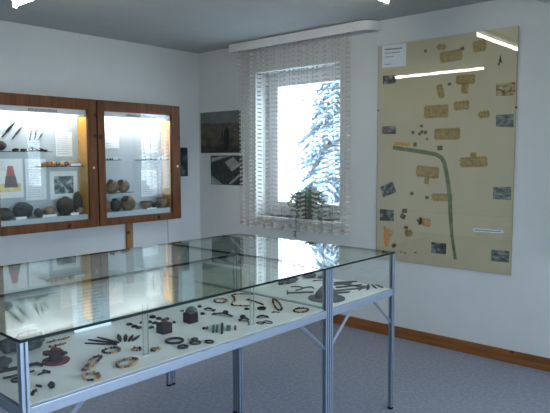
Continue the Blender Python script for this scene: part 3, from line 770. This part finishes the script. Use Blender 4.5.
# two clear support rods with clamps in the jewellery case
for (px, py), lab in (((146, 355), 'clear support rod left of the first maroon block'), ((252, 325), 'clear support rod near the far end of the jewellery case')):
    c = at(px, py, 2, ZD)
    root = thing('glass_support', lab, 'support rod', c)
    MB().box(c+Vector((-.004, -.012, .004)), c+Vector((.004, .012, ZT-.012-ZD)), M['glass'], edge=M['fin']).build('rod', None, root)
    MB().lathe([(0, 0), (.016, 0), (.016, .003), (0, .003)], c, 14).build('rod_foot', M['fin'], root)

def D(px, py, z=ZD): return at(px, py, 2, z)
def ppm(p): return F/((p-Vector((0,0,EYE))).dot(_d))
def ring(c, rx, thick, label, name='bronze_ring', cat='ring', m='bdark', sy=1.0, group=None):
    p = D(*c); r = rx/ppm(p)
    o = MB().tube([(p.x+r*math.cos(a), p.y+r*sy*math.sin(a), ZD+thick*1.02) for a in [2*PI*i/28 for i in range(28)]], thick, 8, closed=True).build(name, M[m], None, smooth=True, origin=(p.x, p.y, ZD))
    return tag(o, label, cat, group)
def smooth_path(P, closed, n=8):
    out = []; q = len(P)
    for i in range(q if closed else q-1):
        p0, p1, p2, p3 = (P[(i-1) % q] if closed or i > 0 else P[i]), P[i], P[(i+1) % q], (P[(i+2) % q] if closed or i+2 < q else P[(i+1) % q])
        for k in range(n):
            t = k/n; out.append(.5*((2*p1)+(p2-p0)*t+(2*p0-5*p1+4*p2-p3)*t*t+(3*p1-p0-3*p2+p3)*t**3))
    if not closed: out.append(P[-1])
    return out
def resample(P, step, closed):
    pts = P+[P[0]] if closed else P; out = [pts[0]]; acc = 0
    for a, b in zip(pts, pts[1:]):
        L_ = (b-a).length
        while acc+L_ >= step:
            a = a.lerp(b, (step-acc)/L_); out.append(a.copy()); L_ = (b-a).length; acc = 0
        acc += L_
    return out
def necklace(pix, label, closed=True, r=.0065, seed=0, mats=('amber', 'redbead', 'bdark'), w=(4, 2, 5), cat='necklace', name='bead_necklace'):
    P = [D(*q) for q in pix]; path = smooth_path([Vector((p.x, p.y, ZD+r*.8)) for p in P], closed)
    c = sum(P, Vector((0,0,0)))/len(P); root = thing(name, label, cat, (c.x, c.y, ZD))
    MB().tube(path, .0012, 5, closed=closed).build('string', M['bdark'], root)
    rn = random.Random(seed); bs = {}
    for p in resample(path, r*1.9, closed):
        k = rn.choices(mats, w)[0]; rr = r*rn.uniform(.75, 1.15)
        bs.setdefault(k, MB()).lathe([(0, -rr*.9), (rr*.75, -rr*.6), (rr, 0), (rr*.75, rr*.6), (0, rr*.9)], (p.x, p.y, ZD+rr*.9), 8)
    nm = {'amber': 'amber_beads', 'redbead': 'red_beads', 'bdark': 'dark_beads', 'bronze': 'green_beads'}
    for k, b in bs.items(): b.build(nm[k], M[k], root, smooth=True)
def ell(cx, cy, rx, ry, n=10, rot=0):
    return [(cx+rx*math.cos(a)*math.cos(rot)-ry*math.sin(a)*math.sin(rot), cy+rx*math.cos(a)*math.sin(rot)+ry*math.sin(a)*math.cos(rot)) for a in [2*PI*i/n for i in range(n)]]
def blade(a, b, wpx, label, name='iron_point', cat='iron point', m='dark', prof=None, group=None, z=ZD, th=.006):
    pa, pb = D(*a, z), D(*b, z); t = (pb-pa); L_ = t.length; t.normalize(); n = Vector((-t.y, t.x, 0)); w = wpx/ppm((pa+pb)/2)/2
    prof = prof or [(0, .5), (.3, .6), (.6, 1), (.85, .6), (1, .05)]
    poly = [pa+t*L_*f+n*w*k for f, k in prof]+[pa+t*L_*f-n*w*k for f, k in reversed(prof)]
    o = MB().prism([Vector((p.x, p.y, z)) for p in poly], (0,0,0), (0,0,th)).build(name, M[m], None, bevel=.0015, origin=(pa.x, pa.y, z))
    return tag(o, label, cat, group)
def coin(c, rx, label, m='bdark', name='oval_brooch', cat='brooch', sy=.75, rot=.7):
    p = D(*c); r = rx/ppm(p)
    o = MB().lathe([(0, 0), (r, 0), (r, .004), (r*.8, .008), (r*.3, .011), (0, .0115)], (p.x, p.y, ZD), 16, sx=1, sy=sy, rot=rot).build(name, M[m], None, smooth=True, origin=(p.x, p.y, ZD))
    return tag(o, label, cat)
def fibula(a, b, label, disc=None, m='bdark'):
    """bow brooch: arched bow, straight pin, spring coil and optional disc"""
    pa, pb = D(*a), D(*b); t = pb-pa; L_ = t.length; t.normalize(); n = Vector((-t.y, t.x, 0))
    root = thing('bow_brooch', label, 'brooch', (pa.x, pa.y, ZD))
    MB().tube([pa+t*L_*f+Vector((0,0,.004+.009*math.sin(f*PI)))for f in [i/10 for i in range(11)]], [.003+.002*math.sin(i/10*PI) for i in range(11)], 6).build('bow', M[m], root, smooth=True)
    MB().tube([pa+Vector((0,0,.002)), pb+Vector((0,0,.002))], .0015, 5).build('pin', M[m], root)
    MB().tube([pa-n*.012+Vector((0,0,.005)), pa+n*.012+Vector((0,0,.005))], .0045, 8).build('spring', M[m], root, smooth=True)
    if disc is not None:
        q = pa+t*L_*disc; MB().lathe([(0, .014), (.013, .014), (.015, .020), (.011, .028), (0, .030)], (q.x, q.y, ZD), 14).build('disc', M['dark'], root, smooth=True)
# standing information card
ca = D(76.7, 333); cb = D(111, 324.4)
ic = thing('standing_card', 'pale blue text card standing upright in the jewellery case', 'card', ((ca.x+cb.x)/2, (ca.y+cb.y)/2, ZD))
MB().prism([(ca.x, ca.y-.012, ZD+.001), (ca.x, cb.y, ZD+.001), (ca.x-.012, cb.y-.004, .962), (ca.x-.012, ca.y-.016, .962)], (0,0,0), (-.003, 0, 0)).build('sheet', M['paper'], ic)
MB().box((ca.x-.05, ca.y+.04, ZD+.0005), (ca.x-.004, cb.y-.04, ZD+.003)).build('card_foot', M['paper'], ic)
tx = MB(); rn = random.Random(8)
for i in range(11):
    z = .945-i*.016; y = ca.y+.012; e = cb.y-.02-rn.uniform(0, .05); xx = ca.x-.012*(z-ZD)/.207+.0012
    while y < e:
        k = min(rn.uniform(.01, .022), e-y); tx.box((xx-.001, y, z-.002), (xx+.0006, y+k, z+.002)); y += k+.005
tx.build('lettering', M['faint'], ic)

q0 = D(178.5, 301.5); q1 = D(194.5, 297.5)
ic2 = thing('standing_card', 'second pale blue card, standing further along behind the maroon blocks', 'card', (q0.x, (q0.y+q1.y)/2, ZD))
MB().prism([(q0.x, q0.y, ZD+.001), (q0.x, q1.y, ZD+.001), (q0.x-.015, q1.y+.004, .945), (q0.x-.015, q0.y+.02, .945)], (0,0,0), (-.003, 0, 0)).build('sheet', M['paper'], ic2)
MB().box((q0.x-.05, q0.y+.03, ZD+.0005), (q0.x-.004, q1.y-.03, ZD+.003)).build('card_foot', M['paper'], ic2)
# dark stand on red plate
pp = D(56, 362); R = 13.5/ppm(pp)
pt = thing('necked_vessel', 'dark vessel with side lugs on a dark red round plate', 'vessel', pp)
MB().lathe([(0, 0), (R*.9, 0), (R, .006), (R*.96, .010), (0, .010)], pp, 30).build('plate', M['red'], pt, smooth=True)
MB().lathe([(0, .010), (R*.55, .010), (R*.48, .028), (R*.55, .042), (R*.40, .048), (0, .050)], pp, 24).build('body', M['maroon'], pt, smooth=True)
for s, w in ((-1, .02), (1, .014)):
    MB().blob(pp+Vector((s*R*.62*.75, s*R*.62*.66, .036)), w*.9, w*.9, w*.55, None, .2, 6, 2, s).build('lug', M['bdark'], pt, smooth=True)
MB().blob(pp+Vector((0, 0, .051)), R*.36, R*.36, .008, None, .3, 8, 2, 5).build('contents', M['red'], pt, smooth=True)
for i, (c, r_, lab) in enumerate((((30, 350), (.045, .055, .040), 'large dark grey stone behind the near case post'), ((16, 352), (.03, .03, .028), 'dark stone left of the large grey stone'), ((4, 352), (.03, .03, .03), 'dark stone at the left edge of the photo'), ((2, 368), (.03, .035, .02), 'small dark stone at the left edge below the other'))):
    p = D(*c)
    if p.y < AY0+.07: p.y = AY0+.07
    p.x = max(p.x, AX0+.09)
    lump('dark_stone', (p.x, p.y, ZD+r_[2]), r_, lab, 'stone', 'stone', 3, .2, i+3)
# necklaces and bead rows
necklace([(47.5, 343.5), (55, 341.5), (63, 340), (70, 337.5)], 'upper straight bead string above the red plate', False, .0055, 1, w=(3, 4, 3))
necklace([(50, 348), (57, 346.5), (66, 344)], 'lower straight bead string above the red plate', False, .006, 2, w=(5, 3, 2))
necklace(ell(111.5, 351.5, 8.5, 2.6, 10, -.12), 'small oval bead bracelet below the long iron points', cat='bracelet', name='bead_bracelet', seed=3)
necklace([(82.5, 371), (88, 366), (91, 360.5), (97, 357.5), (101.5, 357.5), (97.5, 362.5), (93, 367), (87, 371)], 'slanting bead necklace with dark beads at its upper end', seed=4, w=(4, 3, 4))
necklace(ell(91.5, 377.8, 8, 3.6, 10, -.1), 'yellow bead bracelet nearest the front edge of the case', cat='bracelet', name='bead_bracelet', seed=5, w=(7, 1, 2))
necklace(ell(127, 364, 10.5, 3.6, 12, -.27), 'orange bead necklace right of the slanting necklace', seed=6, w=(5, 3, 2))
necklace(ell(136.5, 350.3, 4.6, 1.3, 8, 0), 'small amber bead loop left of the clear support rod', cat='bracelet', name='bead_bracelet', seed=7)
necklace(ell(155.5, 350.5, 4.2, 1.4, 8, -.2), 'small dark and amber bead loop right of the support rod', cat='bracelet', name='bead_bracelet', seed=8, w=(3, 2, 4))
necklace(ell(220.5, 301.4, 6.2, 2.0, 10, 0), 'thin oval bead bracelet left of the big open necklace', cat='bracelet', name='bead_bracelet', seed=9, r=.0055, w=(3, 1, 6))
necklace([(263, 305.3), (257, 303), (250, 301), (246, 300.3)], 'short tail of beads beside the big open necklace', False, .0055, 10, w=(3, 2, 5), cat='necklace')
necklace([(249, 306.6), (241, 306.6), (233, 306), (231.5, 304.5), (234.5, 301.5), (234, 298), (232, 296), (238, 294.8), (247, 294.6), (253, 295)], 'big open necklace of yellow and dark beads at the far end', False, .006, 11, w=(5, 1, 5))
necklace([(273, 300), (277, 301.5), (280, 305), (282, 309.5), (279, 311), (275.5, 308), (273.5, 304)], 'narrow upright bead loop right of the big open necklace', True, .0055, 12, w=(2, 2, 6))
necklace([(272.5, 313.2), (276, 312.6), (280, 313.2)], 'tiny bead row under the narrow upright loop', False, .005, 13)
necklace(ell(301, 311, 7.2, 2.1, 10, -.05), 'bead bracelet at the right end of the jewellery case', cat='bracelet', name='bead_bracelet', seed=14, r=.006, w=(4, 2, 5))
# iron points
sp = [(0, .5), (.2, .8), (.7, .8), (1, .1)]
blade((117, 345.3), (84.5, 343.8), 2.6, 'lowest of three long iron points fanned to the left', prof=sp)
blade((117, 344), (88, 340.3), 2.6, 'middle of three long iron points fanned to the left', prof=sp)
blade((119, 343.2), (97, 337.8), 2.6, 'uppermost of three long iron points fanned to the left', prof=sp)
leafp = [(0, .35), (.3, .9), (.6, 1), (1, .05)]
blade((120.5, 342), (118, 334.6), 4.2, 'first leaf shaped arrowhead right of the long points', 'arrowhead', 'arrowhead', prof=leafp)
blade((125, 342), (126, 334.6), 4.0, 'second leaf shaped arrowhead right of the long points', 'arrowhead', 'arrowhead', prof=leafp)
blade((128.5, 342), (133.5, 335.2), 3.0, 'narrow slanting arrowhead, third right of the long points', 'arrowhead', 'arrowhead', prof=leafp)
blade((132, 341.5), (140, 335.8), 3.0, 'most slanted arrowhead, beside the clear support rod', 'arrowhead', 'arrowhead', prof=leafp)
# left end iron pieces
def rod(pix, r, label, name='iron_rod', cat='iron rod', m='dark', z=ZD):
    P = [D(a, b, z) for a, b in pix]; P = [Vector((p.x, max(p.y, AY0+.03), z+r)) for p in P]; path = smooth_path(P, False, 5)
    o = MB().tube(path, r, 7).build(name, M[m], None, smooth=True, origin=(P[0].x, P[0].y, z)); return tag(o, label, cat)
rod([(42, 367), (36, 365.3), (30, 367), (26, 370)], .007, 'curved dark sickle piece right of the near post', 'iron_sickle', 'sickle')
rod([(30, 373), (34, 371.5)], .003, 'short iron pin beside the near case post', 'iron_pin', 'pin')
nl = thing('iron_nail', 'iron nail with a wide flat head left of the necklaces', 'nail', D(38, 376.5))
a_, b_ = D(38, 376.5), D(46.5, 373); a_.z = b_.z = ZD+.006
MB().tube([a_, b_], [.003, .005], 7).build('shaft', M['dark'], nl); nn = Vector((-(b_-a_).y, (b_-a_).x, 0)).normalized()
MB().tube([b_-nn*.017, b_+nn*.017], .0055, 7).build('head', M['dark'], nl)
blade((36, 386), (42, 387.5), 3, 'small dark iron flake in the lower left of the case', 'iron_flake', 'fragment')
lump('green_fragment', tuple(D(51.5, 388.5)+Vector((0,0,.012))), (.012, .012, .012), 'small green dark fragment near the front edge at left', 'fragment', 'bdark', 2, .3, 3)
rod([(32.5, 396), (34, 393), (37, 392)], .006, 'small curved iron piece at the front left corner', 'iron_hook', 'hook')
rod([(0, 373.5), (8, 371.5), (19, 369.5)], .007, 'thick iron bar left of the near post', 'iron_bar', 'bar')
rod([(3, 379), (10, 378), (17, 376)], .004, 'thin iron bar under the thick one', 'iron_bar', 'bar')
ring((17, 381), 5, .004, 'iron ring behind the near case post', 'iron_ring', 'ring', 'dark')
# oval brooches and coins
for i, (c, r_, lab) in enumerate((((129.4, 325), 3.4, 'leftmost dark oval brooch of the scattered group'), ((134.6, 327), 3.3, 'second dark oval brooch from the left'), ((139, 328.3), 3.3, 'third dark oval brooch, left of the support rod'), ((140.8, 323.5), 1.5, 'tiny dark disc just left of the support rod'),
    ((152.6, 317.4), 4.4, 'largest dark oval brooch behind the first maroon block'), ((159, 319.2), 3.6, 'dark oval brooch directly behind the first maroon block'), ((149.7, 322.7), 2.6, 'dark brooch at the left of the block group, middle row'), ((155, 323.7), 3.4, 'dark oval brooch touching the first maroon block at left'), ((151.2, 328), 3.2, 'lowest dark brooch left of the first maroon block'), ((167, 319.6), 3.0, 'dark brooch behind right of the first maroon block'),
    ((199.7, 307), 2.8, 'small dark brooch right of the green domed brooch'), ((202.6, 314.3), 2.8, 'small dark brooch right of the second maroon block'), ((246.8, 309.6), 2.6, 'dark brooch under the big open necklace'), ((174, 323), 1.8, 'tiny dark piece right of the first maroon block'))):
    coin(c, r_, lab, rot=.7+i*.5)
def block(c, w, h, label):
    """w, h in sighting units; a velvet covered cube"""
    p = D(*c); s = w/ppm(p)/1.40; hh = h/ppm(p)
    o = thing('velvet_block', label, 'display block', p)
    MB().box(p+Vector((-s/2, -s/2, 0)), p+Vector((s/2, s/2, hh))).build('body', M['maroon'], o, bevel=.002)
    MB().box(p+Vector((-s/2+.004, -s/2+.004, hh)), p+Vector((s/2-.004, s/2-.004, hh+.0015))).build('top_cover', M['red'], o)
    return p, hh, s
p, hh, s = block((164.3, 332.7), 16.2, 10.0, 'dark maroon display block, left of the two')
f1 = MB().blob(p+Vector((0, 0, hh+.012)), .018, .012, .009, None, .25, 8, 2, 3).build('red_brooch', M['redbead'], None, smooth=True, origin=p+Vector((0, 0, hh+.002))); tag(f1, 'small dull red brooch on top of the left maroon block', 'brooch')
p, hh, s = block((190.6, 322.2), 15.2, 10.0, 'dark maroon display block, right of the two')
q = D(191.5, 312.0)
g = thing('domed_brooch', 'green domed bronze piece behind the right maroon block', 'brooch', q); r_ = 7.0/ppm(q)
MB().lathe([(0, .03), (r_*.3, .029), (r_*.75, .02), (r_, .006), (r_*1.0, 0), (0, 0)], q, 20, sy=.8).build('dome', M['bronze'], g, smooth=True)
MB().tube([q+Vector((-r_*.7, -r_*.8, .008)), q+Vector((-r_*1.1, -r_*1.25, .008))], [.006, .003], 7).build('tang', M['bronze'], g)
# rings
ring((174.6, 341.8), 8.4, .0055, 'largest dark bronze ring below the left maroon block')
ring((182.8, 347.7), 4.7, .0045, 'small dark ring below the largest ring')
ring((195.4, 343.5), 5.0, .0045, 'ring touching a smaller ring, middle of the ring row')
ring((194.6, 339.8), 3.0, .0035, 'small ring behind the middle ring')
ring((209.2, 342.5), 4.6, .004, 'oval dark ring at the right end of the ring row', sy=.8)
# bronze strips and small items
def slab(c, wpx, lpx, label, m='bronze', name='bronze_strip', th=.008):
    a = (c[0]+.2, c[1]-lpx/2); b = (c[0]-.2, c[1]+lpx/2)
    blade(a, b, wpx, label, name, 'bronze strip', m, prof=[(0, .9), (.5, 1), (1, .9)], th=th)
slab((213.4, 329.8), 2.9, 7.0, 'green bronze strip, left of the green pair')
slab((216.8, 329.4), 2.7, 6.6, 'green bronze strip, right of the green pair')
slab((222.1, 329.3), 2.5, 10.0, 'longest dark strip in the row of green strips', 'bdark')
slab((228.4, 329.0), 4.6, 4.6, 'broad pale green bronze plate right of the dark strip')
slab((235.2, 328.6), 2.4, 3.6, 'small dark red piece right of the green plate', 'redbead', 'red_fragment')
lump('red_bead', tuple(D(203.8, 329.6)+Vector((0,0,.007))), (.008, .008, .007), 'small dark bead left of the green strips', 'bead', 'bdark', 2, .1, 1)
lump('red_bead', tuple(D(207, 329.3)+Vector((0,0,.007))), (.008, .008, .007), 'small dark red bead nearest the green strips', 'bead', 'redbead', 2, .1, 2)
fibula((214, 311.3), (204, 310), 'bow brooch behind the small dark brooches')
fibula((213.5, 314.8), (233, 317), 'long bow brooch with a round dark disc', .62)
fibula((239.5, 321), (249, 320.2), 'small bow brooch with a disc, left of the support rod', .35)
fibula((267.5, 317.6), (256.5, 318.5), 'bow brooch in front of the far end necklaces')
ring((260.3, 323.4), 4.0, .0025, 'thin wire ring, left of the overlapping pair', 'wire_ring', sy=.7)
ring((268, 322.6), 5.0, .0025, 'thin wire ring, right of the overlapping pair', 'wire_ring', sy=.7)
ring((261.7, 309.4), 3.6, .006, 'thick dark ring right of the big open necklace')
rod([(247.7, 321), (249, 323.2), (248.8, 325.6)], .003, 'short bent pin beside the support rod foot', 'bent_pin', 'pin', 'bdark')
rod([(247, 300.3), (250, 299.6)], .004, 'small dark pin inside the big open necklace', 'bent_pin', 'pin', 'bdark')

# iron finds in the far case
q = D(326.5, 298.5); r_ = 18.5/ppm(q)
sb = thing('shield_boss', 'grey iron shield boss with flat brim behind the case post', 'shield boss', (q.x, q.y, ZD))
MB().lathe([(r_*.55, .004), (r_, .0), (r_, .005), (r_*.60, .012)], q, 30).build('brim', M['grey'], sb, smooth=True)
MB().lathe([(r_*.62, .008), (r_*.60, .03), (r_*.35, .062), (r_*.12, .078), (.006, .088), (0, .090)], q, 30).build('dome', M['grey'], sb, smooth=True)
rod([(287.5, 293.8), (300, 293.2), (313.5, 292.8)], .005, 'long straight iron rod with a turned end, left of the boss')
rod([(287.3, 294.8), (287.3, 291.0)], .004, 'short iron cross piece at the end of the long rod')
rod([(291, 287.5), (297, 287.0), (303, 288.7), (296, 291)], .004, 'bent iron rod behind the long straight rod')
rod([(303, 288.6), (311, 287.5), (314, 289)], .004, 'short iron rod pointing at the boss')
lump('iron_lump', tuple(D(289, 282.5)+Vector((0,0,.015))), (.045, .06, .015), 'flat dark iron lump at the left of the far case', 'iron lump', 'dark', 3, .3, 2)
lump('iron_lump', tuple(D(281, 285)+Vector((0,0,.014))), (.012, .03, .014), 'small dark iron lump at the far left of the far case', 'iron lump', 'dark', 2, .3, 3)
lump('iron_lump', tuple(D(310, 277.5)+Vector((0,0,.012))), (.03, .06, .012), 'flat dark iron lump near the top glass edge, far case', 'iron lump', 'dark', 2, .3, 4)
lump('iron_lump', tuple(D(322, 278.5)+Vector((0,0,.010))), (.03, .035, .010), 'small iron lump left behind the case post', 'iron lump', 'grey', 2, .3, 5)
rod([(313, 281.5), (319, 280.8), (325, 281.2)], .0035, 'thin iron rod before the small lumps in the far case')
for i, (a, b, w, lab) in enumerate((((334, 283.5), (357, 282.0), 2.6, 'iron sword fragment at the back of the pile'), ((334, 285.5), (352, 283.6), 2.6, 'second iron sword fragment from the back of the pile'), ((336, 288.2), (362, 285.2), 2.4, 'long iron blade crossing the middle of the pile'), ((334, 291.5), (366, 288.2), 2.8, 'thick iron blade at the front of the pile'), ((334, 293.6), (350, 292.6), 2.6, 'short iron blade beside the shield boss'), ((340, 284.0), (364, 287.6), 2.0, 'slanting iron blade lying across the pile'))):
    blade(a, b, w, lab, 'sword_fragment', 'sword fragment', 'grey' if i % 2 else 'dark', prof=[(0, .8), (.1, 1), (.85, .9), (1, .2)], th=.008, z=ZD)
blade((367.5, 290.2), (368.5, 284.6), 3.6, 'broad iron spearhead, first right of the pile', 'iron_spearhead', 'spearhead', 'dark', prof=leafp)
blade((376.5, 288.8), (371.5, 285.0), 2.2, 'narrow iron spearhead, second right of the pile', 'iron_spearhead', 'spearhead', 'dark', prof=leafp)
blade((383, 288.2), (375.5, 284.9), 1.9, 'narrow iron spearhead at the far right, nearest the corner post', 'iron_spearhead', 'spearhead', 'dark', prof=leafp)
blade((359, 290.6), (365, 286.2), 2.6, 'dark iron chisel at the right end of the pile', 'iron_chisel', 'chisel', 'dark')

# ------------------------------------------------------------------ daylight
w = bpy.data.worlds.new('world'); C.world = w; w.use_nodes = True
bg = w.node_tree.nodes['Background']; bg.inputs['Color'].default_value = (.70, .86, 1.0, 1)
WN, WL = w.node_tree.nodes, w.node_tree.links          # white overcast sky, brighter where the sun stands behind thin cloud
wt = WN.new('ShaderNodeTexCoord'); wd = WN.new('ShaderNodeVectorMath'); wd.operation = 'DOT_PRODUCT'
WL.new(wt.outputs['Generated'], wd.inputs[0]); wd.inputs[1].default_value = Vector((.90, .36, .24)).normalized()
wp = WN.new('ShaderNodeMath'); wp.operation = 'MAXIMUM'; wp.inputs[1].default_value = 0; WL.new(wd.outputs['Value'], wp.inputs[0])
wq = WN.new('ShaderNodeMath'); wq.operation = 'POWER'; wq.inputs[1].default_value = 10; WL.new(wp.outputs[0], wq.inputs[0])
wr = WN.new('ShaderNodeMath'); wr.operation = 'MULTIPLY_ADD'; wr.inputs[1].default_value = 7.0; wr.inputs[2].default_value = 3.3
WL.new(wq.outputs[0], wr.inputs[0]); WL.new(wr.outputs[0], bg.inputs['Strength'])

C.cycles.use_denoising = True
C.cycles.max_bounces = 12; C.cycles.diffuse_bounces = 6; C.cycles.glossy_bounces = 6; C.cycles.transparent_max_bounces = 32
C.cycles.transmission_bounces = 8; C.cycles.caustics_reflective = False; C.cycles.caustics_refractive = False
C.cycles.sample_clamp_indirect = 4.0
C.view_settings.view_transform = 'Standard'; C.view_settings.look = 'None'; C.view_settings.gamma = 1; C.view_settings.use_curve_mapping = False
C.view_settings.exposure = 1.12
